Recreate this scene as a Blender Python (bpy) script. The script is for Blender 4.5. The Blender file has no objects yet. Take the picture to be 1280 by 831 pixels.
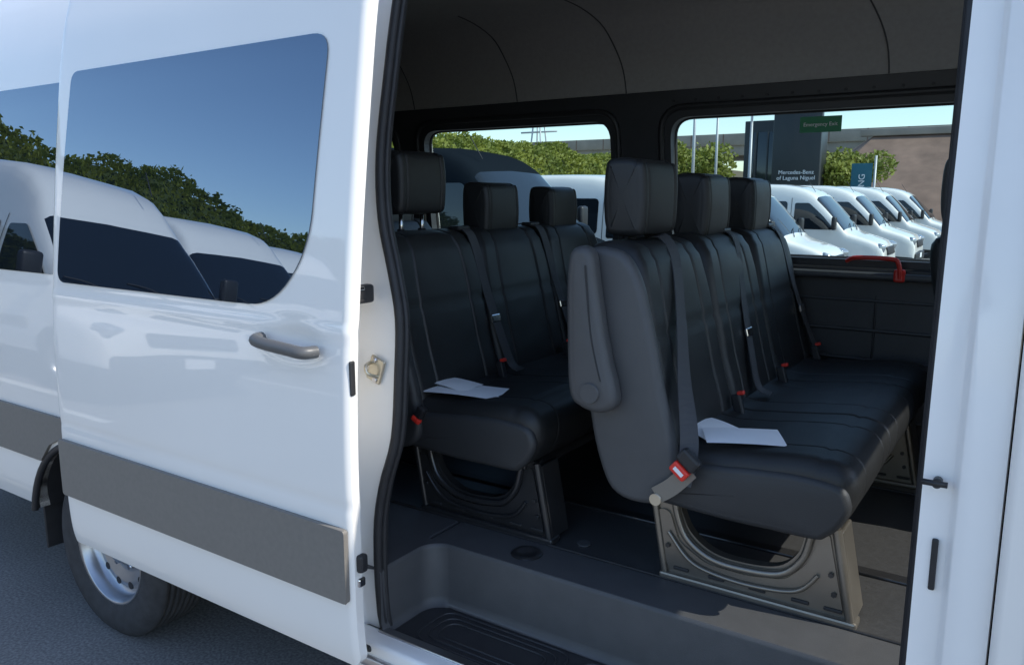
import bpy, bmesh, math, random
import numpy as np
from mathutils import Vector, Matrix, noise as mnoise
random.seed(7); np.random.seed(7)
S=bpy.context.scene
R=math.radians
# ------------------------------------------------------------------ materials
def M(name,col,rough=.5,metal=0,coat=0,nz=0,nscale=8,bump=0,bscale=300,spec=.5,ior=None,coatr=.03,rvar=0,detail=4):
    m=bpy.data.materials.new(name); m.use_nodes=True
    n=m.node_tree.nodes; l=m.node_tree.links; b=n['Principled BSDF']
    b.inputs['Base Color'].default_value=(*col,1); b.inputs['Roughness'].default_value=rough
    b.inputs['Metallic'].default_value=metal; b.inputs['Coat Weight'].default_value=coat
    b.inputs['Coat Roughness'].default_value=coatr; b.inputs['Specular IOR Level'].default_value=spec
    if ior: b.inputs['IOR'].default_value=ior
    tc=n.new('ShaderNodeTexCoord')
    if nz or rvar:
        t=n.new('ShaderNodeTexNoise'); t.inputs['Scale'].default_value=nscale; t.inputs['Detail'].default_value=detail
        l.new(tc.outputs['Object'],t.inputs['Vector'])
        if nz:
            r=n.new('ShaderNodeValToRGB'); r.color_ramp.elements[0].position=.3; r.color_ramp.elements[1].position=.7
            r.color_ramp.elements[0].color=(*[max(0,c*(1-nz)) for c in col],1)
            r.color_ramp.elements[1].color=(*[min(1,c*(1+nz)) for c in col],1)
            l.new(t.outputs['Fac'],r.inputs['Fac']); l.new(r.outputs['Color'],b.inputs['Base Color'])
        if rvar:
            mr=n.new('ShaderNodeMapRange'); mr.inputs['To Min'].default_value=max(0,rough-rvar); mr.inputs['To Max'].default_value=rough+rvar
            l.new(t.outputs['Fac'],mr.inputs['Value']); l.new(mr.outputs['Result'],b.inputs['Roughness'])
    if bump:
        t2=n.new('ShaderNodeTexNoise'); t2.inputs['Scale'].default_value=bscale; t2.inputs['Detail'].default_value=3
        l.new(tc.outputs['Object'],t2.inputs['Vector'])
        bp=n.new('ShaderNodeBump'); bp.inputs['Strength'].default_value=bump; bp.inputs['Distance'].default_value=.002
        l.new(t2.outputs['Fac'],bp.inputs['Height']); l.new(bp.outputs['Normal'],b.inputs['Normal'])
    return m
paint=M('white_paint',(.87,.84,.79),.35,coat=1,nz=.015,nscale=2,coatr=.02)
paintj=M('white_paint_jamb',(.92,.905,.875),.3,coat=.6,nz=.02,nscale=6,coatr=.08)
grayplast=M('moulding_plastic',(.19,.175,.155),.5,nz=.05,nscale=60,bump=.1,bscale=900)
handlem=M('handle_plastic',(.10,.10,.10),.4,bump=.1,bscale=900)
blackplast=M('black_plastic',(.02,.02,.022),.45,bump=.3,bscale=400,nz=.1)
rubber=M('rubber',(.022,.022,.024),.6,nz=.2,nscale=20)
leather=M('black_leatherette',(.017,.0175,.018),.46,nz=.15,nscale=5,bump=.4,bscale=450,rvar=.06)
leather2=M('grey_leatherette',(.034,.035,.037),.5,nz=.1,nscale=5,bump=.35,bscale=450)
sideplast=M('seat_side_plastic',(.075,.075,.077),.5,nz=.06,nscale=12,bump=.25,bscale=500)
beltm=M('belt_webbing',(.06,.06,.065),.6,bump=.6,bscale=900)
buckred=M('buckle_red',(.75,.04,.025),.4)
chrome=M('chrome',(.6,.6,.62),.15,metal=1)
legm=M('leg_steel_bronze_sunlit',(.27,.245,.21),.33,metal=.75,nz=.15,nscale=5,rvar=.08)  # bronze tint, plus the front legs' sunlit reflection put into the lighter base colour
legb=M('leg_steel_black',(.035,.035,.037),.3,metal=.3,coat=.5,nz=.2,nscale=6)
floorm=M('floor_vinyl',(.05,.05,.051),.40,nz=.08,nscale=60,bump=.3,bscale=200,rvar=.1)
stepm=M('step_plastic',(.07,.071,.074),.5,nz=.06,nscale=20,bump=.3,bscale=600)
stepd=M('step_tread_dark',(.03,.03,.032),.35,nz=.1,nscale=20,bump=.3,bscale=400)
trimb=M('trim_dark',(.036,.037,.04),.5,nz=.1,nscale=10,bump=.3,bscale=350)
liningm=M('side_lining_plastic',(.05,.051,.054),.5,nz=.1,nscale=10,bump=.3,bscale=350)
fabric=M('headliner_fabric',(.34,.33,.315),.9,nz=.05,nscale=60,bump=.4,bscale=700)
alu=M('aluminium',(.6,.6,.62),.3,metal=1,nz=.05)
brass=M('zinc_brass',(.62,.57,.46),.3,metal=.9,nz=.1)
paper=M('paper',(.95,.95,.96),.7,nz=.01,nscale=15)
glassdark=M('privacy_glass',(.003,.006,.012),.004,spec=.5,ior=3.1)
glassdark.node_tree.nodes['Principled BSDF'].inputs['Specular Tint'].default_value=(.66,.82,1,1)
vglass=M('vehicle_glass',(.012,.016,.02),.02,ior=1.6)
lampm=M('headlight_glass',(.35,.37,.4),.08,coat=1,metal=.4)
redm=M('red_plastic',(.60,.03,.02),.4)
greenm=M('sign_green',(.02,.22,.09),.5)
whitem=M('white_print',(.85,.85,.85),.6)
tire=M('tyre',(.04,.04,.042),.75,nz=.25,nscale=25,bump=.3,bscale=200)
rim=M('steel_rim',(.42,.43,.45),.32,metal=.9,nz=.1)
blackvan=M('black_paint',(.010,.014,.019),.6,spec=0)
concrete=M('concrete',(.36,.31,.26),.8,nz=.15,nscale=.6,bump=.3,bscale=6)
brown=M('retaining_wall_stone',(.22,.14,.105),.85,nz=.25,nscale=.7)
dkglass=M('facade_glass',(.02,.03,.035),.08,ior=1.6,nz=.3,nscale=.4)
dkwall=M('facade_metal',(.02,.024,.026),.4,nz=.15,nscale=.5)
teal=M('banner_teal',(.02,.12,.16),.6)
polem=M('pole_metal',(.45,.46,.47),.5,metal=.3)
barkm=M('bark',(.10,.07,.05),.9,nz=.3,nscale=6)
linem=M('line_paint',(.7,.7,.68),.7,nz=.15,nscale=6)
earth=M('embankment_soil',(.16,.13,.08),.95,nz=.3,nscale=.8)
def clearglass(name,tint,ior=1.45):
    m=bpy.data.materials.new(name); m.use_nodes=True; n=m.node_tree.nodes; l=m.node_tree.links
    n.remove(n['Principled BSDF']); o=n['Material Output']
    t=n.new('ShaderNodeBsdfTransparent'); t.inputs[0].default_value=(*tint,1)
    g=n.new('ShaderNodeBsdfGlossy'); g.inputs['Roughness'].default_value=.01
    f=n.new('ShaderNodeFresnel'); f.inputs['IOR'].default_value=ior
    mx=n.new('ShaderNodeMixShader'); l.new(f.outputs[0],mx.inputs[0]); l.new(t.outputs[0],mx.inputs[1]); l.new(g.outputs[0],mx.inputs[2]); l.new(mx.outputs[0],o.inputs[0])
    return m
tint=clearglass('window_glass_tinted',(.62,.73,.72),1.15); clearg=clearglass('windshield_glass',(.9,.93,.92))
asph=M('asphalt',(.21,.205,.198),.85,nz=.12,nscale=1.2,bump=.6,bscale=60,detail=10)
n=asph.node_tree.nodes;l=asph.node_tree.links
t=n.new('ShaderNodeTexNoise');t.inputs['Scale'].default_value=90;t.inputs['Detail'].default_value=6
l.new(n['Texture Coordinate'].outputs['Object'],t.inputs['Vector'])
mx=n.new('ShaderNodeMix');mx.data_type='RGBA';mx.blend_type='MULTIPLY';mx.inputs[0].default_value=.8
rp=n.new('ShaderNodeValToRGB');rp.color_ramp.elements[0].position=.35;rp.color_ramp.elements[1].position=.65
rp.color_ramp.elements[0].color=(.55,.55,.55,1);rp.color_ramp.elements[1].color=(1.3,1.3,1.3,1)
l.new(t.outputs['Fac'],rp.inputs['Fac']);l.new(n['Color Ramp'].outputs['Color'],mx.inputs[6]);l.new(rp.outputs['Color'],mx.inputs[7]);l.new(mx.outputs[2],n['Principled BSDF'].inputs['Base Color'])
def foliage(name,c0,c1,sc):
    m=M(name,c0,.6); n=m.node_tree.nodes;l=m.node_tree.links
    t=n.new('ShaderNodeTexNoise');t.inputs['Scale'].default_value=sc;t.inputs['Detail'].default_value=6
    l.new(n['Texture Coordinate'].outputs['Object'],t.inputs['Vector'])
    r=n.new('ShaderNodeValToRGB');r.color_ramp.elements[0].position=.35;r.color_ramp.elements[1].position=.65
    r.color_ramp.elements[0].color=(*c0,1);r.color_ramp.elements[1].color=(*c1,1)
    l.new(t.outputs['Fac'],r.inputs['Fac']);l.new(r.outputs['Color'],n['Principled BSDF'].inputs['Base Color'])
    b=n['Principled BSDF']; tr=n.new('ShaderNodeBsdfTranslucent'); l.new(r.outputs['Color'],tr.inputs['Color'])
    ms=n.new('ShaderNodeMixShader'); ms.inputs[0].default_value=.35; l.new(b.outputs[0],ms.inputs[1]); l.new(tr.outputs[0],ms.inputs[2]); l.new(ms.outputs[0],n['Material Output'].inputs[0])
    return m
leafm=foliage('hedge_leaves',(.14,.18,.025),(.32,.34,.05),.9)
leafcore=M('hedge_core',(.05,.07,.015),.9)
# ------------------------------------------------------------------ helpers
def empty(name,loc=(0,0,0),rz=0):
    o=bpy.data.objects.new(name,None); S.collection.objects.link(o); o.location=loc; o.rotation_euler=(0,0,rz); return o
def obj(name,me,mat=None,parent=None,smooth=False):
    o=bpy.data.objects.new(name,me); S.collection.objects.link(o)
    if mat is not None and len(me.materials)==0: me.materials.append(mat)
    if parent: o.parent=parent
    if smooth:
        for p in me.polygons: p.use_smooth=True
    return o
def pyd(name,v,f,mat=None,parent=None,smooth=False):
    me=bpy.data.meshes.new(name); me.from_pydata([tuple(a) for a in v],[],[tuple(a) for a in f]); me.update()
    return obj(name,me,mat,parent,smooth)
def box(name,c,s,mat,parent=None,bev=.004,seg=2,rot=(0,0,0)):
    bm=bmesh.new(); bmesh.ops.create_cube(bm,size=1); bmesh.ops.scale(bm,vec=s,verts=bm.verts)
    if bev: 
        bmesh.ops.bevel(bm,geom=bm.edges[:],offset=min(bev,min(s)*.49),segments=seg,affect='EDGES',profile=.5)
    me=bpy.data.meshes.new(name); bm.to_mesh(me); bm.free()
    o=obj(name,me,mat,parent,smooth=bev>.008); o.location=c; o.rotation_euler=rot
    return o
def cyl(name,p0,p1,r,mat,parent=None,r2=None,seg=20):
    p0=Vector(p0);p1=Vector(p1);d=p1-p0
    bm=bmesh.new(); bmesh.ops.create_cone(bm,cap_ends=True,segments=seg,radius1=r,radius2=r if r2 is None else r2,depth=d.length)
    me=bpy.data.meshes.new(name); bm.to_mesh(me); bm.free()
    o=obj(name,me,mat,parent); 
    for p in me.polygons: p.use_smooth=len(p.vertices)==4
    o.location=(p0+p1)/2; o.rotation_mode='QUATERNION'; o.rotation_quaternion=d.to_track_quat('Z','Y'); return o
def cat(pts,closed=False,k=8):
    P=[np.array(p,float) for p in pts]; n=len(P); out=[]
    rng=range(n) if closed else range(n-1)
    for i in rng:
        if closed: a,b,c,d=P[(i-1)%n],P[i],P[(i+1)%n],P[(i+2)%n]
        else: a,b,c,d=P[max(i-1,0)],P[i],P[i+1],P[min(i+2,n-1)]
        for j in range(k):
            t=j/k; out.append(.5*((2*b)+(-a+c)*t+(2*a-5*b+4*c-d)*t*t+(-a+3*b-3*c+d)*t**3))
    if not closed: out.append(P[-1])
    return np.array(out)
def tube(name,pts,r,mat,parent=None,closed=False,smooth=True,flat=None):
    P=cat(pts,closed,6) if smooth else np.array(pts,float)
    c=bpy.data.curves.new(name,'CURVE'); c.dimensions='3D'; s=c.splines.new('POLY'); s.points.add(len(P)-1)
    for i,p in enumerate(P): s.points[i].co=(*p,1)
    s.use_cyclic_u=closed; c.bevel_depth=r; c.bevel_resolution=3; c.use_fill_caps=True
    c.materials.append(mat); o=bpy.data.objects.new(name,c); S.collection.objects.link(o)
    if parent:o.parent=parent
    return o
def ribbon(name,pts,w,wdir,mat,parent=None,th=.0015):
    P=cat(pts,False,8); W=cat(wdir,False,8) if isinstance(wdir[0],(tuple,list)) else np.tile(np.array(wdir,float),(len(P),1))
    T=np.gradient(P,axis=0); v=[];f=[]
    for i in range(len(P)):
        t=T[i]/np.linalg.norm(T[i]); w_=W[i]-np.dot(W[i],t)*t; w_/=np.linalg.norm(w_); nn=np.cross(t,w_)
        for a,b in((-1,-1),(1,-1),(1,1),(-1,1)): v.append(P[i]+w_*a*w/2+nn*b*th)
    for i in range(len(P)-1):
        for k in range(4): f.append((4*i+k,4*i+(k+1)%4,4*i+4+(k+1)%4,4*i+4+k))
    f.append((3,2,1,0)); e=4*(len(P)-1); f.append((e,e+1,e+2,e+3))
    return pyd(name,v,f,mat,parent)
SEC=[(.40,.04),(.48,.022),(.56,.006),(.69,0),(.9,0),(1.1,.001),(1.3,.008),(1.46,.022),(1.65,.042),(1.85,.067),(2.05,.095),(2.2,.118),(2.35,.15),(2.5,.205),(2.62,.29),(2.70,.43),(2.74,.62),(2.76,1.01)]
_c=cat(SEC,False,10)
def sec(z): return float(np.interp(z,_c[:,0],_c[:,1]))
def rpoly(pts,r,k=7):
    out=[];n=len(pts); rr=r if isinstance(r,(list,tuple)) else [r]*n
    for i in range(n):
        p=Vector(pts[i]);a=Vector(pts[i-1]);b=Vector(pts[(i+1)%n]);q=rr[i]
        if q<=0: out.append(tuple(p)); continue
        da=(a-p);db=(b-p); q1=min(q,da.length*.49,db.length*.49); s=p+da.normalized()*q1; e=p+db.normalized()*q1
        for j in range(k+1):
            t=j/k
            c=(1-t)**2*s+2*t*(1-t)*p+t*t*e; out.append((c.x,c.y))
    return out
def rect(x0,z0,x1,z1,r): return rpoly([(x0,z0),(x1,z0),(x1,z1),(x0,z1)],r)
def sheet(name,outer,holes,yf,face,thick,mat,parent=None,dz=.06,dx=None,df=None):
    bm=bmesh.new()
    for lp in [outer]+list(holes):
        vs=[bm.verts.new((p[0],p[1],0)) for p in lp]
        for i in range(len(vs)): bm.edges.new((vs[i],vs[(i+1)%len(vs)]))
    bmesh.ops.triangle_fill(bm,use_beauty=True,use_dissolve=False,edges=bm.edges[:])
    zs=[p[1] for p in outer]; xs=[p[0] for p in outer]; z=min(zs)+dz*.5
    while z<max(zs):
        bmesh.ops.bisect_plane(bm,geom=bm.verts[:]+bm.edges[:]+bm.faces[:],plane_co=(0,z,0),plane_no=(0,1,0),dist=1e-5); z+=dz
    if dx:
        if isinstance(dx,(list,tuple)): xl=list(dx)
        else: xl=list(np.arange(min(xs)+dx*.5,max(xs),dx))
        for x in xl:
            bmesh.ops.bisect_plane(bm,geom=bm.verts[:]+bm.edges[:]+bm.faces[:],plane_co=(x,0,0),plane_no=(1,0,0),dist=1e-5)
    bm.verts.ensure_lookup_table(); bm.verts.index_update()
    base=[(v.co.x,v.co.y) for v in bm.verts]; N=len(base)
    V=[(x,yf(x,z),z) for x,z in base]; F=[];nr=[]
    def nrm(x,z):
        e=.004; d=(yf(x,z+e)-yf(x,z-e))/(2*e); g=(yf(x+e,z)-yf(x-e,z))/(2*e)
        v=Vector((-g,1,-d)).normalized(); return v*face
    NV=[nrm(x,z) for x,z in base]
    if thick: V+= [(x,yf(x,z)-face*thick,z) for x,z in base]
    for f in bm.faces:
        idx=[v.index for v in f.verts]
        a,b,c=[Vector(V[i]) for i in idx[:3]]
        if (b-a).cross(c-a).dot(NV[idx[0]])<0: idx=idx[::-1]
        F.append(idx); nr+= [NV[i] for i in idx]
        if thick:
            F.append([i+N for i in idx[::-1]]); nr+=[-NV[i] for i in idx[::-1]]
    if thick:
        for e in bm.edges:
            if len(e.link_faces)==1:
                a,b=e.verts; i,j=a.index,b.index; c=e.link_faces[0].calc_center_median(); cc=Vector((c.x,yf(c.x,c.y),c.y))
                q=[i,j,j+N,i+N]; nn=(Vector(V[j])-Vector(V[i])).cross(Vector(V[j+N])-Vector(V[i]))
                if nn.length<1e-12: continue
                if nn.dot(Vector(V[i])-cc)<0: q=q[::-1]; nn=-nn
                F.append(q); nr+=[nn.normalized()]*4
    bm.free()
    me=bpy.data.meshes.new(name); me.from_pydata(V,[],F); 
    for p in me.polygons: p.use_smooth=True
    me.update(); me.normals_split_custom_set([tuple(v) for v in nr])
    return obj(name,me,mat,parent)
def upholstery(name,prof,y0,y1,seamsy,seamsp,rend,puff,mat,parent=None,taper=None,npf=84,sd=.006,sw=.005,endmat=None,curve=10,minor=()):
    D=cat(prof,True,curve); D2=np.vstack([D,D[:1]]); L=np.r_[0,np.cumsum(np.linalg.norm(np.diff(D2,axis=0),axis=1))]
    s=np.linspace(0,L[-1],npf,endpoint=False); P=np.c_[np.interp(s,L,D2[:,0]),np.interp(s,L,D2[:,1])]
    T=np.roll(P,-1,0)-np.roll(P,1,0); T/=np.linalg.norm(T,axis=1)[:,None]; Nn=np.c_[T[:,1],-T[:,0]]
    area=np.sum(P[:,0]*np.roll(P[:,1],-1)-np.roll(P[:,0],-1)*P[:,1])
    if area<0: Nn=-Nn
    gp=np.zeros(npf)
    for (px,pz) in seamsp:
        j=np.argmin((P[:,0]-px)**2+(P[:,1]-pz)**2); dd=np.abs(s-s[j]); dd=np.minimum(dd,L[-1]-dd); gp+=.004*np.exp(-(dd/.008)**2)
    ys=set(np.linspace(y0,y1,max(8,int((y1-y0)/.025))).tolist())
    for q in list(seamsy)+list(minor):
        for k in np.arange(-.016,.0161,.002): ys.add(q+k)
    for k in (0,.004,.01,.02,.035,.06,.1,.16,.25,.36,.5,.68,.85,1): ys.add(y0+rend*k); ys.add(y1-rend*k)
    ys=sorted(y for y in ys if y0<=y<=y1); yy=[ys[0]]
    for y in ys[1:]:
        if y-yy[-1]>1e-4: yy.append(y)
    bnd=[y0]+sorted(seamsy)+[y1]; rows=[]
    def row(Q,y):
        r_=[]
        for j in range(npf):
            yv=y if taper is None else taper(Q[j,0],y,Q[j,1])
            w=.0018*mnoise.noise(Vector((Q[j,0]*14,yv*11,Q[j,1]*14)))
            r_.append((Q[j,0]+w*Nn[j,0],yv,Q[j,1]+w*Nn[j,1]))
        return r_
    ends=[]
    for y in yy:
        e=min(y-y0,y1-y); d=0
        if e<rend: d+=rend-math.sqrt(max(0,rend**2-(rend-e)**2))
        for q in seamsy: d+=sd*math.exp(-((y-q)/sw)**2)
        for q in minor: d+=.0022*math.exp(-((y-q)/.0035)**2)
        for a,b in zip(bnd[:-1],bnd[1:]):
            if a<=y<=b: t=(y-a)/(b-a); d-=puff*(4*t*(1-t))**.5
        Q=P-Nn*(d+gp)[:,None]; rows.append(row(Q,y)); ends.append(Q)
    def capring(Q,y,s_):
        out=[]
        for k,(sc,dy) in enumerate(((.94,.0008),(.8,.002),(.55,.003),(.28,.0036),(.04,.0038))):
            c=Q.mean(0); out.append(row(c+(Q-c)*sc,y+s_*dy))
        return out
    rows=capring(ends[0],yy[0],-1)[::-1]+rows+capring(ends[-1],yy[-1],1)
    V=[v for r_ in rows for v in r_]
    F=[];m=len(rows)
    for i in range(m-1):
        for j in range(npf):
            k=(j+1)%npf; F.append((i*npf+j,(i+1)*npf+j,(i+1)*npf+k,i*npf+k))
    F.append(tuple(range(npf))); F.append(tuple((m-1)*npf+j for j in range(npf-1,-1,-1)))
    o=pyd(name,V,F,mat,parent,True)
    bm=bmesh.new();bm.from_mesh(o.data);bmesh.ops.recalc_face_normals(bm,faces=bm.faces);bm.to_mesh(o.data);bm.free()
    return o
def lathe(name,prof,mat,parent=None,seg=56,loc=(0,0,0)):
    V=[];F=[];n=len(prof)
    for i in range(seg):
        a=2*math.pi*i/seg
        for r,y in prof: V.append((r*math.cos(a),y,r*math.sin(a)))
    for i in range(seg):
        for j in range(n-1):
            k=(i+1)%seg; F.append((i*n+j,i*n+j+1,k*n+j+1,k*n+j))
    o=pyd(name,V,F,mat,parent,True); o.location=loc
    bm=bmesh.new();bm.from_mesh(o.data);bmesh.ops.recalc_face_normals(bm,faces=bm.faces);bm.to_mesh(o.data);bm.free()
    return o
def text(name,s,size,loc,rot,mat,parent=None,ext=.001,align='CENTER'):
    c=bpy.data.curves.new(name,'FONT'); c.body=s; c.size=size; c.extrude=ext; c.align_x=align; c.materials.append(mat)
    o=bpy.data.objects.new(name,c); S.collection.objects.link(o); o.location=loc; o.rotation_euler=rot
    if parent:o.parent=parent
    return o
def wheel(parent,x,y,side=-1,R_=.36,w=.235):
    h=w/2
    tp=[(.215,-h*.80),(.23,-h*.92),(.29,-h*1.02),(.33,-h*.97),(.35,-h*.8)]
    for k in range(-3,4):
        c=k*h*.22
        tp+= [(R_,c-h*.085),(R_,c+h*.085),(R_-.010,c+h*.09),(R_-.010,c+h*.13)]
    tp+=[(.35,h*.85),(.33,h*.97),(.29,h*1.02),(.23,h*.92),(.215,h*.8)]
    lathe('tyre',tp,tire,parent,loc=(x,y,R_))
    s=side
    rp=[(.0,s*h*.62),(.035,s*h*.64),(.06,s*h*.62),(.065,s*h*.35),(.12,s*h*.25),(.15,s*h*.42),(.175,s*h*.40),(.19,s*h*.2),(.205,s*h*.55),(.212,s*h*.86),(.222,s*h*.92),(.226,s*h*.86),(.21,s*h*.7),(.2,-s*h*.8)]
    lathe('rim',rp,rim,parent,loc=(x,y,R_))
    for k in range(6):
        a=k*math.pi/3; cyl('lug_nut',(x+.09*math.cos(a),y+s*h*.25,R_+.09*math.sin(a)),(x+.09*math.cos(a),y+s*h*.45,R_+.09*math.sin(a)),.012,chrome,parent,seg=6)
    for k in range(12):
        a=(k+.5)*math.pi/6; cyl('rim_hole',(x+.165*math.cos(a),y+s*h*.38,R_+.165*math.sin(a)),(x+.165*math.cos(a),y+s*h*.425,R_+.165*math.sin(a)),.016,rubber,parent,seg=12)
# ------------------------------------------------------------------ generic van
def stations(H):
    d=H-2.45
    return [(0,.62,.80),(-.02,.84,.84),(-.07,.97,.88),(-.18,1.06,.915),(-.35,1.13,.945),(-.6,1.21,.97),(-.85,1.29,.985),(-.93,1.37,.987),(-1.15,1.64,.99),(-1.4,1.92,.995),(-1.62,2.14,.998),(-1.72,2.22+d*.1,1),(-1.9,2.31+d*.4,1),(-2.15,2.38+d*.7,1),(-2.5,2.43+d*.9,1),(-3.1,2.45+d,1),(-4.5,2.45+d,1),(-5.7,2.45+d,1),(-5.86,2.40+d,.99),(-5.92,2.2+d,.96)]
SS=[0,.06,.14,.24,.36,.5,.64,.76,.86,.92,.96,.985,1.0,1.0,1.0]
RO=[.96,.99,1,1,1,1,1,1,.992,.975,.945,.90,.82,.5,0]
def hw(z): return 1.01-sec(min(z,2.3))
def loft(name,H,mat,parent,gl,wfk=1.0,upto=None,xoff=0,yoff=0):
    st=[s for s in stations(H) if upto is None or s[0]>=upto]
    V=[];F=[];mi=[];K=len(SS)
    for (x,T,w) in st:
        half=[]
        for s,r in zip(SS,RO):
            z=.42+(T-.42)*s + (0.03 if r<.6 else 0)*(1-r)
            half.append((w*wfk*hw(z)*r,z))
        full=[(-y,z) for y,z in half]+[(y,z) for y,z in half[-2::-1]]
        for y,z in full: V.append((x+xoff,y+yoff,z))
    n=2*K-1
    for i in range(len(st)-1):
        for j in range(n-1):
            F.append((i*n+j,i*n+j+1,(i+1)*n+j+1,(i+1)*n+j))
            jj=j if j<K-1 else n-2-j
            mi.append(1 if (st[i][0]<=-.93 and st[i+1][0]>=-1.63 and jj>=10) else (2 if jj<2 and st[i][0]>-.9 else 0))
    F.append(tuple(range(n))); mi.append(2)
    if upto is None: F.append(tuple((len(st)-1)*n+j for j in range(n))); mi.append(0)
    o=pyd(name,V,F,None,parent,True); me=o.data
    for m_ in (mat,gl,blackplast): me.materials.append(m_)
    bm=bmesh.new();bm.from_mesh(me);bmesh.ops.recalc_face_normals(bm,faces=bm.faces);bm.to_mesh(me);bm.free()
    for p,k in zip(me.polygons,mi): p.material_index=k
    return o
def wfx(x):
    st=stations(2.45)[::-1]; return float(np.interp(x,[s[0] for s in st],[s[2] for s in st]))
def front_parts(P,x0=0,yc=0):
    for s in(-1,1):
        box('headlight',(x0-.13,yc+s*.76,.93),(.20,.24,.22),lampm,P,.05,4,rot=(0,R(22),s*R(-28)))
        box('mirror',(x0-1.12,yc+s*1.17,1.52),(.10,.20,.32),blackplast,P,.04,3)
        cyl('mirror_arm',(x0-1.15,yc+s*.97,1.40),(x0-1.13,yc+s*1.12,1.42),.025,blackplast,P)
    box('grille',(x0-.01,yc,.86),(.06,.92,.20),blackplast,P,.03,3,rot=(0,R(-12),0))
    for k in range(3): box('grille_bar',(x0+.02-.012*k,yc,.80+.06*k),(.02,.86,.012),chrome,P,.003)
    box('bumper',(x0-.06,yc,.50),(.2,1.66,.26),blackplast,P,.06,4)
    box('number_plate',(x0+.045,yc,.53),(.01,.31,.13),whitem,P,.003)
    for s in(-.35,.25):
        tube('wiper',[(x0-.86,yc+s,1.33),(x0-.95,yc+s+.2,1.45),(x0-1.0,yc+s+.42,1.49)],.008,rubber,P)
def make_van(name,mat,H):
    P=empty(name); loft('body',H,mat,P,vglass)
    for s in(-1,1):
        yf=lambda x,z,s=s: s*(wfx(x)*hw(z)+.006)
        sheet('cab_window',rpoly([(-1.14,1.36),(-2.12,1.36),(-2.12,2.0),(-1.78,2.0),(-1.42,1.68)],.05),[],yf,s,0,vglass,P,dx=.2)
        sheet('side_window',rect(-3.6,1.42,-2.3,2.04,.09),[],yf,s,0,vglass,P)
        sheet('side_window',rect(-5.5,1.42,-3.75,2.04,.09),[],yf,s,0,vglass,P)
        sheet('side_moulding',rect(-5.75,.70,-1.5,.86,.03),[],lambda x,z,s=s:s*(wfx(x)*hw(z)+.012),s,.008,grayplast,P)
        for xx in(-2.2,-3.68): sheet('panel_gap',rect(xx-.006,.5,xx+.006,2.12,.001),[],yf,s,0,rubber,P)
        for xx in(-1.0,-4.75):
            arch=[(xx+.44*math.cos(a),.36+.44*math.sin(a)) for a in np.linspace(.06,math.pi-.06,20)]
            sheet('wheel_arch',arch,[],lambda x,z,s=s:s*(wfx(x)*hw(z)+.004),s,0,rubber,P)
            wheel(P,xx,s*.90,s)
    front_parts(P)
    tube('antenna',[(-1.75,-.5,H-.18),(-1.95,-.5,H+.12)],.006,rubber,P,smooth=False)
    return P
def dup(P,name,loc,rz=0):
    E=empty(name,loc,rz)
    for c in P.children:
        o=bpy.data.objects.new(c.name.split('.')[0],c.data); S.collection.objects.link(o); o.parent=E
        o.location=c.location; o.rotation_mode=c.rotation_mode
        if c.rotation_mode=='QUATERNION': o.rotation_quaternion=c.rotation_quaternion
        else: o.rotation_euler=c.rotation_euler
    return E
def gz(y):
    t=min(1,max(0,(y-5)/10)); return -.45*t*t*(3-2*t)
# ------------------------------------------------------------------ ground
xs=[-400,-120,-60,-30,-15,0,15,40,120,400]; ysg=[-400,-60,-20,0,5]+list(np.arange(6,16,1.))+[25,60,150,400]
V=[(x,y,gz(y)) for y in ysg for x in xs]; nx=len(xs)
pyd('ground',V,[(j*nx+i,j*nx+i+1,(j+1)*nx+i+1,(j+1)*nx+i) for j in range(len(ysg)-1) for i in range(nx-1)],asph,None,True)
pl=empty('parking_lines')
for k,y in enumerate([-8.0,-4.85,-2.0,3.1]): box('line',(-9,y,.004),(6,.1,.002),linem,pl,0)
# ------------------------------------------------------------------ HERO VAN
PV=empty('passenger_van')
yR=lambda x,z: sec(z)
yL=lambda x,z: 2.02-sec(z)
XB=-5.4
ci=[(-1.51,.50),(-1.51,.80),(-1.485,.95),(-1.435,1.10),(-1.422,1.28),(-1.425,1.43),(-1.46,1.56),(-1.505,1.70),(-1.525,1.87),(-1.515,2.1),(-1.505,2.30)]
ci=[tuple(p) for p in cat(ci,False,4)]
inner=ci+[(-1.48,2.37),(-1.43,2.41),(-1.36,2.425),(-.28,2.425),(-.2,2.41),(-.16,2.37),(-.15,2.30),(-.15,.50)]
arc=[(-3.0+.44*math.cos(a),.37+.44*math.sin(a)) for a in np.linspace(.20,math.pi-.20,24)]
skin=[(XB,.47)]+[(-3.45,.47)]+arc[::-1]+[(-2.55,.47),(-1.64,.47)]
skin+=[(-1.64,2.38),(-1.61,2.45),(-1.54,2.47),(-.12,2.47),(-.05,2.45),(-.022,2.38),(-.022,.47),(.60,.47),(.60,2.52),(XB,2.52)]
def rollf(x,z):
    v=sec(z)
    if -.022<=x<-.002: v+=.014*((-.002-x)/.02)**2
    return v
sheet('body_side_right',skin,[],rollf,-1,.04,paint,PV,dz=.05,dx=[-.018,-.014,-.010,-.006,-.002])
sheet('body_door_gap',rect(.035,.5,.043,2.3,.001),[],lambda x,z:sec(z)-.003,-1,0,rubber,PV)
def smst(a,b,x):
    t=min(1,max(0,(x-a)/(b-a))); return t*t*(3-2*t)
def jf(x,z):
    v=sec(z)+.032
    v+=.022*smst(-.088,-.104,x) if x>-.8 else .018*smst(-1.590,-1.574,x)
    return v
jl=[(-1.66,.50)]+[(-1.66,2.49),(.0,2.49),(.0,.50)]+inner[::-1]
sheet('door_jamb',jl,[],jf,-1,.03,paintj,PV,dz=.05,dx=[-1.59,-1.586,-1.582,-1.578,-1.574,-1.3,-.8,-.3,-.104,-.1,-.096,-.092,-.088])
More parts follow.
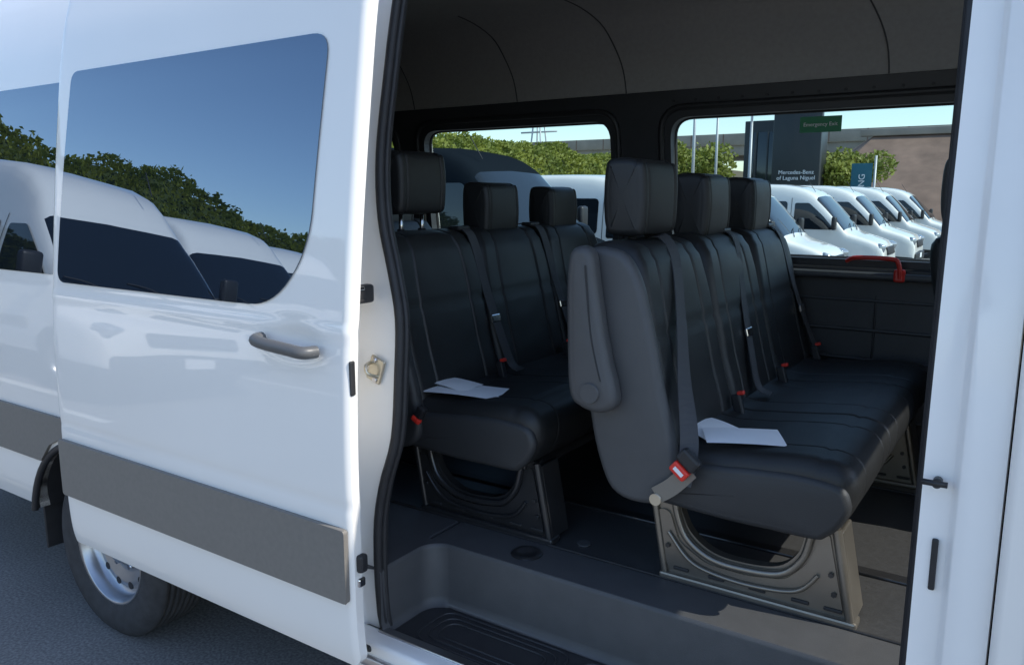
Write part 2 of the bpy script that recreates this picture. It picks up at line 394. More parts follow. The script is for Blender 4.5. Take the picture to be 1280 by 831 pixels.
tube('door_seal',[(x,sec(z)+.048,z) for x,z in inner],.013,rubber,PV,smooth=False)
tube('door_seal_lip',[(x+(.009 if x<-.8 else -.009),sec(z)+.064,z) for x,z in inner],.008,rubber,PV,smooth=False)
V=[];F=[]
for x,z in inner:
    d=.005 if x<-.8 else -.005
    V+=[(x,sec(z)+.06,z),(x+d,sec(z)+.066,z),(x+d,sec(z)+.085,z),(x-8*d,sec(z)+.105,z)]
for i in range(len(inner)-1):
    for k in range(3): F.append((4*i+k,4*i+k+1,4*i+5+k,4*i+4+k))
pyd('pillar_trim',V,F,trimb,PV,True)
sheet('side_lining_right',[(XB+.1,.7),(-1.57,.7),(-1.57,2.42),(XB+.1,2.42)],[],lambda x,z:sec(z)+.13,1,.02,trimb,PV,dz=.1)
sheet('rear_quarter_moulding',[(XB,.70),(-3.30,.70),(-3.22,.78),(-3.12,.825),(-2.9,.84),(-2.9,.905),(XB,.905)],[],lambda x,z:sec(z)-.014,-1,.013,grayplast,PV)
sheet('rear_quarter_window',rect(-4.9,1.46,-2.95,2.17,.10),[],lambda x,z:sec(z)-.004,-1,.003,glassdark,PV)
tube('wheel_arch_lip',[(x,.0+.004,z) for x,z in arc],.014,blackplast,PV,smooth=False)
V=[];F=[]
for x,z in arc: V+=[(x,.01,z),(x,.5,z)]
for i in range(len(arc)-1): F.append((2*i,2*i+1,2*i+3,2*i+2))
pyd('wheel_arch_liner',V,F,rubber,PV,True)
wheel(PV,-3.0,.17,-1); wheel(PV,-3.0,1.85,1); wheel(PV,1.25,.17,-1); wheel(PV,1.25,1.85,1)
box('mudflap',(-3.46,.16,.38),(.012,.22,.24),rubber,PV)
box('underbody',(-1.6,1.05,.55),(7.0,1.2,.14),rubber,PV,.02)
cyl('rear_axle',(-3,.2,.36),(-3,1.8,.36),.07,rubber,PV)
WIN=[(-1.43,1.49,-.12,2.10),(-2.83,1.49,-1.70,2.10),(-4.3,1.49,-3.02,2.10)]
def wr(w,g=0,r=.09): return rect(w[0]-g,w[1]-g,w[2]+g,w[3]+g,r)
sheet('body_side_left',[(XB,.47),(.60,.47),(.60,2.52),(XB,2.52)],[wr(w) for w in WIN],yL,1,.02,paint,PV,dz=.08)
yI=lambda x,z: 2.02-sec(z)-.085
sheet('window_trim_left',[(XB+.1,1.43),(.6,1.43),(.6,2.2),(XB+.1,2.2)],[wr(w,-.012) for w in WIN],yI,-1,.06,trimb,PV,dz=.08)
for w in WIN:
    sheet('side_window_left',wr(w,.01),[],lambda x,z:2.02-sec(z)-.022,-1,0,tint,PV,dz=.3)
    tube('window_frame',[(x,yI(x,z)-.004,z) for x,z in wr(w,.03,.11)],.014,blackplast,PV,closed=True,smooth=False)
    tube('window_rubber',[(x,2.02-sec(z)-.03,z) for x,z in wr(w,-.008)],.012,rubber,PV,closed=True,smooth=False)
sheet('side_lining_left',[(XB+.1,.70),(.6,.70),(.6,1.43),(XB+.1,1.43)],[],lambda x,z:yI(x,z)-.012,-1,.02,liningm,PV,dz=.1)
for z in (.86,.98,1.10,1.22,1.34): tube('lining_rib',[(XB+.2,1.916,z),(.5,1.916,z)],.008,liningm,PV,smooth=False)
for x in (-.55,-1.6,-2.6): tube('lining_seam',[(x,1.915,.72),(x,1.915,1.42)],.005,blackplast,PV,smooth=False)
box('window_ledge',(-2.4,1.885,1.442),(6.0,.06,.03),liningm,PV,.012,3)
for k in range(14): cyl('trim_screw',(-1.4+.1*k,yI(0,2.155)-.001,2.155),(-1.4+.1*k,yI(0,2.155)-.006,2.155),.006,rubber,PV,seg=10)
zs=[2.2,2.3,2.4]
secp=[(2.02-sec(z)-.09,z) for z in zs]+[(1.74,2.50),(1.66,2.575),(1.54,2.62),(1.35,2.645),(1.01,2.65)]
full=secp+[(2.02-y,z) for y,z in secp[-2:2:-1]]+[(.27,2.46)]
full=[tuple(p) for p in cat(full,False,4)]
V=[];F=[];xsn=[XB+.1,-4,-3,-2,-1,0,.7]
for x in xsn:
    for y,z in full: V.append((x,y,z))
n_=len(full)
for i in range(len(xsn)-1):
    for j in range(n_-1): F.append((i*n_+j,(i+1)*n_+j,(i+1)*n_+j+1,i*n_+j+1))
pyd('headliner',V,F,fabric,PV,True)
for x0 in(-.55,-1.62,-2.2,-2.85,-3.5):
    pts=[]
    for i,(y,z) in enumerate(full[:18]):
        t=i/17; pts.append((x0-.22*t**2.2,y-.0,z))
    tube('headliner_seam',pts,.003,trimb,PV,smooth=False)
rs=[(sec(z),z) for z in (2.48,2.52,2.57,2.62,2.66,2.70,2.72,2.74,2.75,2.76)]
rs=rs+[(2.02-y,z) for y,z in rs[-2::-1]]
V=[];F=[]
for x in (XB,.35):
    for y,z in rs: V.append((x,y,z))
for j in range(len(rs)-1): F.append((j,j+1,len(rs)+j+1,len(rs)+j))
pyd('roof',V,F,paint,PV,True)
sheetY=[(sec(z),z) for z in (.47,.6,.9,1.3,1.6,1.9,2.2,2.4,2.52,2.62,2.70,2.74,2.76)]
poly=sheetY+[(2.02-y,z) for y,z in sheetY[-2::-1]]
pyd('rear_doors',[(XB,y,z) for y,z in poly],[tuple(range(len(poly)))],paint,PV)
for yc in(.55,1.47): box('rear_window',(XB-.01,yc,1.75),(.02,.68,.62),vglass,PV,.009)
box('floor',(-1.65,1.19,.68),(7.3,1.48,.04),floorm,PV,.003)
box('floor_rear_right',(-3.46,.27,.68),(3.86,.36,.038),stepm,PV,.003)
box('floor_front_right',(.98,.27,.68),(2.1,.36,.038),floorm,PV,.003)
box('step_top_trim',(-.815,.365,.6805),(1.40,.165,.044),stepm,PV,.006,3)
def wellpath():
    p=[(-1.505,.04)]
    for k in range(9):
        a=k/8*math.pi/2; p.append((-1.505+.07-.07*math.cos(a),.215+.07*math.sin(a)))
    for k in range(9):
        a=k/8*math.pi/2; p.append((-.155-.05+.05*math.sin(a),.235+.05*math.cos(a)))
    p.append((-.155,.04)); return p
V=[];F=[];wp=wellpath()
prof=[(0,.702),(.004,.697),(.006,.69),(.006,.535),(.010,.515),(.022,.506)]
cx=-.83
for x,y in wp:
    for d,z in prof:
        sx=d*(1 if x<cx else -1)*(1 if abs(y-.285)>.001 else 0); sy=-d*(1 if y>.2 else 0)
        V.append((x+sx,y+sy,z))
n_=len(prof)
for i in range(len(wp)-1):
    for k in range(n_-1): F.append((i*n_+k,i*n_+k+1,(i+1)*n_+k+1,(i+1)*n_+k))
pyd('step_riser',V,F,stepm,PV,True)
pyd('step_corner_top',[(-1.56,.02,.7015),(-1.56,.29,.7015)]+[(x,y,.7015) for x,y in wp[:10][::-1]],[tuple(range(12))],stepm,PV)
box('step_tread',(-.83,.165,.495),(1.40,.27,.02),stepd,PV,.004)
for k,(xa,xb) in enumerate(((-1.42,-.98),(-.94,-.22))):
    for q in range(3):
        tube('tread_rib',[(a,b,.506) for a,b in rpoly([(xa+.025*q,.08+.022*q),(xb-.025*q,.08+.022*q),(xb-.025*q,.25-.022*q),(xa+.025*q,.25-.022*q)],.05)],.0035,stepd,PV,closed=True,smooth=False)
tube('floor_edge_line',[(-5.2,.452,.702),(1.0,.452,.702)],.005,rubber,PV,smooth=False)
for y in(.80,1.55): box('seat_rail',(-1.9,y,.703),(5.0,.045,.012),legb,PV,.004)
lathe('floor_drain',[(0,.000),(.022,.001),(.026,.005),(.034,.005),(.042,.006),(.048,.001)],legb,PV,32,(0,0,0)).matrix_world=Matrix.Translation((-1.207,.363,.7035))@Matrix.Rotation(R(90),4,'X')
cyl('floor_cap',(-1.10,.52,.700),(-1.10,.52,.705),.022,stepm,PV)
box('sill_panel',(-.8,.02,.485),(1.60,.075,.05),paintj,PV,.012,3)
box('sill_kick_strip',(-.8,.050,.512),(1.42,.03,.008),alu,PV,.003)
box('sill_lower_rail',(-.8,-.015,.455),(1.56,.03,.035),alu,PV,.01,3)
box('sill_skirt',(-.8,.02,.42),(1.58,.05,.08),paint,PV,.015,3)
box('upper_latch',(-1.515,.025,1.497),(.030,.06,.050),blackplast,PV,.008,2)
box('upper_latch_plate',(-1.520,-.002,1.514),(.050,.03,.010),chrome,PV,.003)
box('upper_latch_plate',(-1.520,-.002,1.480),(.050,.03,.010),blackplast,PV,.003)
box('striker_plate',(-1.498,.048,1.287),(.052,.010,.072),brass,PV,.02,3,rot=(0,R(20),0))
tube('striker_loop',[(-1.513,.048,1.307),(-1.508,.020,1.302),(-1.498,.015,1.282),(-1.488,.048,1.267)],.005,brass,PV)
for dz in(-.028,.028): cyl('striker_screw',(-1.498+.006*(dz>0),.046,1.287+dz),(-1.498,.038,1.287+dz),.008,chrome,PV,seg=6)
box('jamb_bumper',(-1.60,.03,1.29),(.016,.03,.09),rubber,PV,.005)
box('lower_roller_arm',(-1.55,.0,.49),(.13,.05,.02),blackplast,PV,.008)
cyl('lower_roller',(-1.60,-.03,.47),(-1.60,-.03,.51),.02,blackplast,PV)
cyl('front_catch_pin',(-.125,.055,1.25),(-.125,.030,1.25),.008,blackplast,PV); cyl('front_catch_pin_head',(-.150,.034,1.25),(-.108,.034,1.25),.0055,blackplast,PV)
box('front_jamb_rubber',(-.120,.052,1.09),(.011,.008,.10),rubber,PV,.003)
for z in(.62,1.75,2.1): cyl('jamb_plug',(-1.60,jf(-1.6,z)+.002,z),(-1.60,jf(-1.6,z)-.003,z),.007,paintj,PV)
# --- sliding door
SH=-.13
def dsk(x,z):
    v=sec(z)+SH
    a=(x+1.635)/.080; b=(z-1.385)/.038; q=a*a+b*b
    if q<9: v+=.012*math.exp(-q**1.2*.8)
    if z<1.44: v+=-.003*math.exp(-((z-1.415)/.02)**2)+.0025*math.exp(-((z-.955)/.018)**2)
    if x>-1.46: v+=.010*((x+1.46)/.025)**2.5
    if x<-2.865: v+=.008*((-2.865-x)/.02)**2
    return v
dout=rpoly([(-2.885,.50),(-1.435,.50),(-1.435,2.42),(-2.885,2.42)],.035)
dxl=[-2.882,-2.878,-2.874,-2.87,-2.866]+list(np.arange(-2.84,-1.9,.08))+list(np.arange(-1.88,-1.47,.0125))+[-1.462,-1.457,-1.452,-1.447,-1.443,-1.439]
sheet('sliding_door_panel',dout,[],dsk,-1,.026,paint,PV,dz=.014,dx=dxl)
box('sliding_door_inner_frame',(-2.17,SH+.045,.98),(1.38,.03,.90),paintj,PV,.012,3)
wo=rpoly([(-2.835,1.462),(-1.72,1.462),(-1.585,1.62),(-1.555,2.165),(-2.785,2.165)],[.05,.13,.10,.06,.04])
sheet('sliding_door_window',wo,[],lambda x,z:sec(z)+SH-.005,-1,.003,glassdark,PV,dz=.03)
sheet('sliding_door_moulding',rpoly([(-2.87,.695),(-1.445,.695),(-1.445,.90),(-2.87,.90)],.012),[],lambda x,z:sec(z)+SH-.016,-1,.015,grayplast,PV)
for z in(.897,.698): tube('moulding_edge',[(-2.865,SH-.012,z),(-1.45,SH-.012,z)],.004,grayplast,PV,smooth=False)
hp=[(-1.745,SH+.0,1.378),(-1.737,SH-.030,1.377),(-1.69,SH-.040,1.373),(-1.60,SH-.040,1.367),(-1.548,SH-.036,1.363),(-1.535,SH-.0,1.362)]
tube('door_handle',hp,.0165,handlem,PV)
box('door_edge_latch',(-1.434,SH+.024,1.30),(.008,.018,.09),rubber,PV,.004)
box('door_edge_roller',(-1.428,SH+.03,.80),(.022,.03,.05),blackplast,PV,.008)
box('door_edge_roller',(-1.434,SH+.03,.745),(.014,.025,.025),chrome,PV,.005)
NX=2.3
loft('nose',2.75,paint,PV,clearg,wfk=.988,upto=-1.95,xoff=NX,yoff=1.01)
front_parts(PV,NX,1.01)
box('dashboard',(1.05,1.01,1.15),(.45,1.75,.32),trimb,PV,.08,4)
sheet('front_door_window',rpoly([(1.0,1.42),(.15,1.42),(.15,2.05),(.55,2.05),(.85,1.75)],.05),[],lambda x,z:sec(z)-.004+(0 if x<.6 else (x-.6)*.02),-1,0,glassdark,PV,dx=.2)
# ------------------------------------------------------------------ seats
CUSH=[(-.85,1.00),(-.80,.958),(-.60,.950),(-.44,.945),(-.365,.965),(-.325,1.02),(-.316,1.075),(-.335,1.12),(-.40,1.137),(-.52,1.128),(-.70,1.108),(-.84,1.115)]
BACK=[(-.80,.957),(-.755,1.0),(-.765,1.12),(-.80,1.25),(-.835,1.40),(-.868,1.54),(-.895,1.605),(-.94,1.628),(-1.01,1.630),(-1.05,1.595),(-1.045,1.45),(-.995,1.18),(-.95,1.02),(-.895,.957)]
YC=[.62,1.10,1.58]; HWD=.236
def HR(z0): return [(-.945,z0-.003),(-.926,z0+.018),(-.920,z0+.10),(-.926,z0+.178),(-.946,z0+.200),(-1.02,z0+.204),(-1.042,z0+.184),(-1.047,z0+.10),(-1.040,z0+.02),(-1.02,z0-.003)]
def leg(B,y,mat):
    out=[(-.85,.952),(-.80,.952)]+[tuple(p) for p in cat([(-.775,.945),(-.765,.90),(-.735,.845),(-.67,.805),(-.58,.80),(-.50,.815),(-.455,.86),(-.44,.91),(-.435,.945)],False,5)]+[(-.41,.952),(-.365,.952),(-.318,.712),(-.808,.712)]
    sheet('leg_panel',out,[],lambda x,z:y,-1,.03,mat,B,dz=.05)
    sheet('leg_panel_face',rpoly([(-.835,.90),(-.80,.73),(-.335,.73),(-.38,.93),(-.395,.93),(-.43,.84),(-.48,.785),(-.58,.768),(-.69,.772),(-.77,.815),(-.80,.90)],.02),[],lambda x,z:y-.006,-1,.008,mat,B,dz=.1)
    tube('leg_rib',[(-.785,y-.008,.945),(-.775,y-.008,.89),(-.745,y-.008,.83),(-.675,y-.008,.79),(-.58,y-.008,.785),(-.49,y-.008,.80),(-.442,y-.008,.85),(-.425,y-.008,.91),(-.42,y-.008,.945)],.010,mat,B)
    tube('leg_rib',[(-.80,y-.01,.84),(-.74,y-.012,.775),(-.67,y-.012,.752),(-.56,y-.012,.747),(-.45,y-.012,.765),(-.40,y-.01,.82)],.006,mat,B)
    tube('leg_edge',[(-.85,y-.004,.95),(-.808,y-.004,.715)],.010,mat,B,smooth=False)
    tube('leg_edge',[(-.365,y-.004,.95),(-.318,y-.004,.715)],.012,mat,B,smooth=False)
    box('leg_foot',(-.562,y+.01,.711),(.52,.055,.020),mat,B,.006)
    for x in(-.76,-.66,-.55,-.44,-.36): box('leg_slot',(x,y-.0075,.738),(.045,.006,.010),rubber,B,.003)
    for x,z in((-.80,.80),(-.37,.83),(-.36,.78)): cyl('leg_bolt',(x,y-.006,z),(x,y-.014,z),.007,legb,B,seg=6)
    box('leg_side_flange',(-.335,y+.05,.83),(.012,.10,.23),mat,B,.004,rot=(0,R(-11),0))
def bench(name,dx,ups,arm,legmat,belts):
    B=empty(name,(dx,0,0))
    upholstery('cushion',CUSH,.385,1.815,[.86,1.34],[(-.40,1.137),(-.365,.965)],.045,.003,leather,B,minor=[.50,.74,.98,1.22,1.46,1.70],npf=96)
    for i,yc in enumerate(YC):
        tp=lambda x,y,z,yc=yc: yc+(y-yc)*(1-.16*max(0,(z-1.42)/.22)**2)
        upholstery('backrest',BACK,yc-HWD,yc+HWD,[yc-.135,yc+.135],[(-.895,1.60),(-.835,1.40)],.030,.004,leather,B,taper=tp,sd=.005)
        z0=1.622+ups[i]
        hwid=.125 if i==0 else .115
        upholstery('headrest',HR(z0),yc-hwid,yc+hwid,[yc-.09,yc+.09],[(-.946,z0+.200)],.022,.002,leather,B,sd=.003,npf=60)
        for s in(-.055,.055): cyl('headrest_post',(-.985,yc+s,1.58),(-.985,yc+s,z0+.02),.007,chrome,B); cyl('post_guide',(-.985,yc+s,1.62),(-.985,yc+s,1.642),.014,blackplast,B)
        box('buckle',(-.735,yc+.19,1.13),(.03,.022,.07),blackplast,B,.006,rot=(0,R(-15),0)); box('buckle_button',(-.728,yc+.19,1.17),(.022,.016,.012),buckred,B,.003,rot=(0,R(-15),0))
    upholstery('side_shield',[(-.80,.952),(-.745,1.0),(-.755,1.12),(-.79,1.25),(-.85,1.50),(-.90,1.60),(-.96,1.622),(-1.02,1.615),(-1.055,1.57),(-1.055,1.45),(-1.005,1.18),(-.96,1.01),(-.90,.948)],.352,.40,[],[],.022,.0,sideplast if arm else leather2,B)
    upholstery('cushion_side_trim',[(-.84,1.0),(-.80,.95),(-.44,.94),(-.37,.957),(-.33,1.01),(-.325,1.05),(-.36,1.09),(-.50,1.095),(-.72,1.075),(-.83,1.07)],.374,.41,[],[],.02,0,leather2,B)
    if arm:
        upholstery('armrest',[(-.975,1.61),(-.955,1.50),(-.925,1.35),(-.90,1.26),(-.90,1.215),(-.94,1.19),(-1.0,1.20),(-1.035,1.24),(-1.045,1.40),(-1.045,1.58),(-1.02,1.625)],.292,.352,[],[],.022,0,sideplast,B)
        tube('armrest_seam',[(-.985,.289,1.58),(-.965,.289,1.40),(-.935,.289,1.28)],.002,rubber,B)
        cyl('armrest_pivot',(-.965,.282,1.245),(-.965,.30,1.245),.026,sideplast,B,r2=.030)
    leg(B,.465,legmat); leg(B,1.60,legmat)
    tube('under_seat_bar',[(-.40,.5,.93),(-.40,1.7,.93)],.02,legb,B,smooth=False); tube('under_seat_bar',[(-.78,.5,.93),(-.78,1.7,.93)],.02,legb,B,smooth=False)
    box('under_seat_pan',(-.60,1.1,.935),(.40,1.3,.02),legb,B)
    for (ya,yb,end) in belts:
        ribbon('seat_belt',[(-1.0,ya,1.636),(-.94,ya,1.640),(-.885,ya+(yb-ya)*.06,1.60),(-.835,ya+(yb-ya)*.4,1.42),(-.79,ya+(yb-ya)*.7,1.28),(-.742,yb,1.15),(-.70,yb,1.125)],.047,(0,1,0),beltm,B)
        box('belt_tongue',(-.80,ya+(yb-ya)*.62,1.31),(.012,.055,.03),chrome,B,.004,rot=(0,R(-14),0))
        box('belt_guide',(-.945,ya,1.638),(.05,.07,.016),blackplast,B,.006)
    return B
B1=bench('bench_seat',0,[.03,0,-.005],True,legm,[(1.19,1.03,0),(1.71,1.80,0)])
B2=bench('bench_seat',-.87,[.078,-.022,-.035],False,legb,[(.84,.88,0),(1.33,1.38,0)])
B3=dup(B2,'bench_seat',(-.87*2-.1,0,0))
ribbon('near_seat_belt',[(-.98,.66,1.636),(-.93,.655,1.640),(-.875,.62,1.58),(-.82,.54,1.43),(-.765,.44,1.28),(-.72,.372,1.16),(-.71,.345,1.09),(-.72,.338,1.03)],.047,[(0,1,.2)]*4+[(.2,1,.2),(.7,.7,.2),(1,.2,0),(1,0,0)],beltm,B1)
ribbon('belt_stub',[(-.79,.338,.985),(-.745,.336,1.02),(-.70,.338,1.07)],.045,(.7,0,-.6),M('belt_anchor_beige',(.22,.19,.155),.5),B1)
box('near_buckle',(-.722,.325,1.07),(.05,.024,.032),buckred,B1,.006,rot=(0,R(40),0)); box('near_buckle_body',(-.700,.327,1.10),(.06,.026,.04),blackplast,B1,.008,rot=(0,R(40),0))
box('near_buckle_label',(-.722,.3125,1.07),(.03,.002,.010),whitem,B1,0,rot=(0,R(40),0))
cyl('belt_anchor',(-.79,.33,.975),(-.79,.352,.975),.016,brass,B1)
box('near_buckle_red_rear',(-.735,.335,1.06),(.035,.02,.018),buckred,B2,.006,rot=(0,R(30),0))
box('near_buckle_rear',(-.72,.34,1.085),(.03,.025,.04),blackplast,B2,.006,rot=(0,R(30),0))
D=empty('driver_seat',(.75,0,0))
upholstery('backrest',[(x+(.12*(1.6-z)),z) for x,z in BACK],1.25,1.72,[1.36,1.61],[],.04,.006,leather,D); upholstery('cushion',[(x+.08,z) for x,z in CUSH],1.25,1.72,[1.36,1.61],[],.04,.004,leather,D)
upholstery('headrest',HR(1.67),1.36,1.61,[1.4,1.57],[],.025,.002,sideplast,D)
box('seat_base',(-.50,1.48,.83),(.45,.40,.25),blackplast,D,.02); cyl('headrest_post',(-.985,1.45,1.6),(-.985,1.45,1.7),.007,chrome,D)
# papers
def sheetpaper(pts,curl):
    k=14;V=[];F=[];a,b,d,e=[Vector(p) for p in pts]
    for i in range(k+1):
        for j in range(k+1):
            u=i/k;v=j/k;p=(a*(1-u)+b*u)*(1-v)+(e*(1-u)+d*u)*v
            V.append((p.x,p.y,p.z+curl*(math.sin(u*3.0+.4)*.6+u*u*v*.9+math.sin(v*4)*.25)))
    for i in range(k):
        for j in range(k): F.append((i*(k+1)+j,(i+1)*(k+1)+j,(i+1)*(k+1)+j+1,i*(k+1)+j+1))
    return pyd('paper_sheet',V,F,paper,None,True)
def Q(cx,cy,z,w,h,a,tx=0):
    ca,sa=math.cos(a),math.sin(a); o=[]
    for x,y in((-w/2,-h/2),(w/2,-h/2),(w/2,h/2),(-w/2,h/2)): o.append((cx+x*ca-y*sa,cy+x*sa+y*ca,z+tx*x))
    return o
sheetpaper(Q(-.62,.50,1.132,.20,.14,.45),.004)
sheetpaper(Q(-.725,.55,1.121,.11,.15,-.3,-.15),.008)
sheetpaper(Q(-1.53,.50,1.129,.25,.14,.3,-.03),.007)
sheetpaper(Q(-1.59,.52,1.139,.15,.11,.0,-.08),.008)
ES=empty('exit_sign'); ys_=yI(0,2.03)+.045
box('plate',(-.80,ys_,2.035),(.16,.004,.062),greenm,ES,.001); text('lettering','Emergency Exit',.021,(-.80,ys_-.004,2.028),(R(90),0,0),whitem,ES)
HL=empty('emergency_lever')
tube('lever',[(-.66,1.86,1.50),(-.62,1.84,1.515),(-.50,1.84,1.515),(-.47,1.84,1.50),(-.46,1.845,1.44)],.009,redm,HL); box('lever_mount',(-.465,1.86,1.45),(.04,.03,.05),redm,HL,.008)
# ------------------------------------------------------------------ parked vans
VW=make_van('parked_van',paint,2.45); VW.location=(-4.3,12.0,gz(12))
for x,y in((-3.6,16.2),(-3.2,20.0),(-3.0,23.6),(-2.8,27.2),(-2.6,30.8)): dup(VW,'parked_van',(x,y,gz(y)))
dup(VW,'parked_van',(-14,34.5,gz(30)))
VB=make_van('parked_black_van',blackvan,2.50); VB.location=(-4.7,7.9,gz(7.9))
VH=make_van('parked_van',paint,2.82); VH.location=(-6.3,-3.1,0)
dup(VH,'parked_van',(-8.3,-6.3,0)); dup(VH,'parked_van',(-10.6,-9.7,0))
# ------------------------------------------------------------------ hedge
def hedge(name,x0,x1,y0,y1,zb,zt,N):
    E=empty(name)
    def top(y): return zt+2.3*math.exp(-((y+9)/12)**2)+.9*mnoise.noise(Vector((y*.22,3.1,0)))+.35*mnoise.noise(Vector((y*.8,1.1,5)))
    V=[];F=[];ny=160;cs=[(1,0),(1.02,.5),(.9,.8),(.6,.95),(.2,1.0),(-.3,.9),(-1,0)]
    for i in range(ny+1):
        y=y0+(y1-y0)*i/ny;T=top(y)-.25
        for a,b in cs:
            z=zb+(T-zb)*b; bx=.5*mnoise.noise(Vector((y*.7,z*.8,a*2)))
            V.append(((x0+x1)/2+(x1-x0)/2*a*.9+bx,y,z))
    n=len(cs)
    for i in range(ny):
        for j in range(n-1): F.append((i*n+j,i*n+j+1,(i+1)*n+j+1,(i+1)*n+j))
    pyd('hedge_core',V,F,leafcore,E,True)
    V=[];F=[]
    for k in range(N):
        y=random.uniform(y0,y1);T=top(y); t=random.random()*.98
        seg=[(1.0,0),(1.05,.5),(.92,.8),(.62,.97),(.1,1.0)]
        a=np.interp(t,[0,.35,.6,.8,1],[s[0] for s in seg]); b=np.interp(t,[0,.35,.6,.8,1],[s[1] for s in seg])
        z=zb+(T-zb)*b
        bump=.6*mnoise.noise(Vector((y*.7,z*.8,a*2)))+.35*mnoise.noise(Vector((y*2.1,z*2.1,a*3)))
        p=Vector(((x0+x1)/2+(x1-x0)/2*a+bump+random.uniform(-.2,.12),y,z+random.uniform(-.15,.22)+bump*.3*b))
        s=random.uniform(.07,.15); u=Vector((random.gauss(0,1),random.gauss(0,1),random.gauss(0,1))).normalized(); w=u.orthogonal().normalized()
        q=len(V); V+=[p-u*s-w*s*.45,p+u*s*.2-w*s*.6,p+u*s*1.1,p+u*s*.1+w*s*.6]; F.append((q,q+1,q+2,q+3))
    pyd('hedge_leaves',V,F,leafm,E)
    return E
hedge('hedge',-30,-26,-45,62,.2,4.6,80000)
pyd('embankment',[(-60,-70,3.2),(-29,-70,2.6),(-23,-70,-.5),(-60,80,3.2),(-29,80,2.6),(-23,80,-.5)],[(0,1,4,3),(1,2,5,4)],earth)
# ------------------------------------------------------------------ overpass, building, poles, tree
OV=empty('overpass')
box('deck',(-10,76,5.6),(130,12,.9),concrete,OV,.05); box('parapet',(-10,69.9,6.55),(130,.3,1.0),concrete,OV,.03)
for x in range(-60,40,14): box('column',(x,76,2.4),(1.6,4,5.6),concrete,OV,.2)
for x in range(-70,50,3): box('parapet_joint',(x,69.74,6.55),(.08,.02,1.0),brown,OV,0)
RW=empty('retaining_wall'); pyd('face',[(-15,52,-.5),(40,52,-.5),(40,62,6.0),(-11,62,6.0),(-22,66,-.5)],[(0,1,2,3),(4,0,3)],brown,RW); box('cap',(14,61.8,6.1),(52,.6,.5),concrete,RW,.05)
BD=empty('dealership_building')
box('main_block',(-12.3,43.5,2.6),(3.6,3,6.0),dkwall,BD,.04); box('glass_front',(-12.2,41.94,2.5),(2.8,.1,5.0),dkglass,BD,.01)
for k in range(5): box('mullion',(-13.4+.6*k,41.86,2.5),(.06,.08,5.0),dkwall,BD,.01)
SG=empty('pylon_sign'); box('panel',(-9.75,36,2.55),(2.1,.3,6.1),dkwall,SG,.03); 
text('lettering','Mercedes-Benz\nof Laguna Niguel',.25,(-9.7,35.83,2.65),(R(90),0,0),whitem,SG,.01)
PB=empty('parking_banner'); box('cloth',(-6.6,34,2.0),(.8,.04,2.0),teal,PB,.01); cyl('pole',(-6.1,34,-.5),(-6.1,34,3.3),.05,polem,PB); text('lettering','PARKING',.34,(-6.47,33.96,1.15),(R(90),R(-90),0),whitem,PB,.01,'LEFT')
def lamp(x,y,h):
    L=empty('street_lamp'); z=gz(y); cyl('post',(x,y,z),(x,y,h),.09,polem,L,r2=.05); cyl('base',(x,y,z),(x,y,z+.8),.25,concrete,L); tube('arm',[(x,y,h-.05),(x+.6,y,h+.1),(x+1.3,y,h+.1)],.04,polem,L); box('head',(x+1.5,y,h+.08),(.7,.3,.12),polem,L,.03)
lamp(-14.6,36,8.2); lamp(-14.9,40,7.2); lamp(-10.9,33,5.1); lamp(-2,40,9)
def tree(x,y,h,r):
    T=empty('tree',(x,y,gz(y))); cyl('trunk',(0,0,0),(0,0,h*.6),.22,barkm,T,r2=.1)
    for k in range(7):
        a=k*.9; cyl('limb',(0,0,h*(.35+.04*k)),(r*.6*math.cos(a),r*.6*math.sin(a),h*(.6+.05*k)),.07,barkm,T,r2=.02,seg=8)
    V=[];F=[]; cl=[(Vector((random.gauss(0,r*.42),random.gauss(0,r*.42),h*.72+random.gauss(0,h*.12))),random.uniform(.35,.6)*r) for _ in range(22)]
    for c,rr in cl:
        for _ in range(330):
            d=Vector((random.gauss(0,1),random.gauss(0,1),random.gauss(0,1))).normalized(); p=c+d*rr*random.uniform(.6,1.05); s=random.uniform(.08,.17)
            u=Vector((random.gauss(0,1),random.gauss(0,1),random.gauss(0,1))).normalized(); w=u.orthogonal().normalized(); q=len(V); V+=[p-u*s,p-w*s*.6,p+u*s,p+w*s*.6]; F.append((q,q+1,q+2,q+3))
    pyd('crown',V,F,leafm,T)
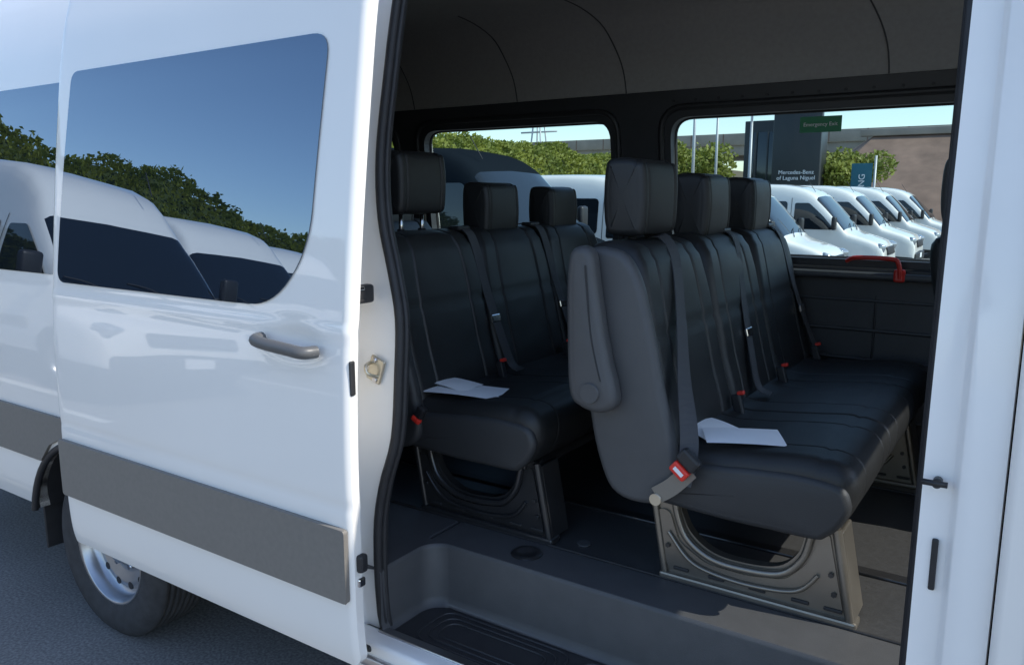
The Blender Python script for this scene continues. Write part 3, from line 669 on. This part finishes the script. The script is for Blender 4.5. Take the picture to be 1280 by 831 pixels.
tree(-9.6,46,4.6,1.5); tree(-19,48,5,2.2)
TW=empty('transmission_tower'); 
for s in(-1,1):
    for t in(-1,1): cyl('leg',(-62+s*1.5,98+t*1.5,0),(-62+s*.3,98+t*.3,15),.12,polem,TW)
for z in(10.5,12,13.5): cyl('crossarm',(-65,98,z),(-59,98,z),.12,polem,TW)
V=[];F=[];K=60
for i in range(K+1):
    x=-330+660*i/K; hgt=9+8*mnoise.noise(Vector((x*.012,0,0)))+2*mnoise.noise(Vector((x*.05,3,0)))
    V+=[(x,260,-2),(x,300,hgt)]
for i in range(K): F.append((2*i,2*i+2,2*i+3,2*i+1))
pyd('hills',V,F,M('hill_grass',(.16,.13,.08),.95,nz=.4,nscale=.03),None,True)
# ------------------------------------------------------------------ light
AZ=79; EL=46
W=bpy.data.worlds.new('World'); S.world=W; W.use_nodes=True; nt=W.node_tree
sk=nt.nodes.new('ShaderNodeTexSky'); sk.sky_type='NISHITA'; sk.sun_disc=False; sk.sun_elevation=R(EL); sk.sun_rotation=R(AZ); sk.air_density=1.0; sk.dust_density=.6; sk.ozone_density=2.5
nt.links.new(sk.outputs[0],nt.nodes['Background'].inputs[0]); nt.nodes['Background'].inputs[1].default_value=.27
sd=bpy.data.lights.new('sun','SUN'); sd.energy=5.0; sd.angle=R(.5); sd.color=(1,.95,.87)
so=bpy.data.objects.new('sun',sd); S.collection.objects.link(so)
dirv=Vector((math.cos(R(EL))*math.sin(R(AZ)),math.cos(R(EL))*math.cos(R(AZ)),math.sin(R(EL))))
so.rotation_mode='QUATERNION'; so.rotation_quaternion=dirv.to_track_quat('Z','Y'); so.location=(5,5,20)
S.view_settings.view_transform='Standard'; S.view_settings.look='None'; S.view_settings.exposure=0
cd=bpy.data.cameras.new('camera'); cd.lens=28.04; cd.sensor_width=36; cd.clip_end=1500; cd.clip_start=.05
co=bpy.data.objects.new('camera',cd); S.collection.objects.link(co); co.location=(0,-1.52,1.76); co.rotation_euler=(R(90-9.82),0,R(33.8)); S.camera=co
print('done',len(bpy.data.objects))
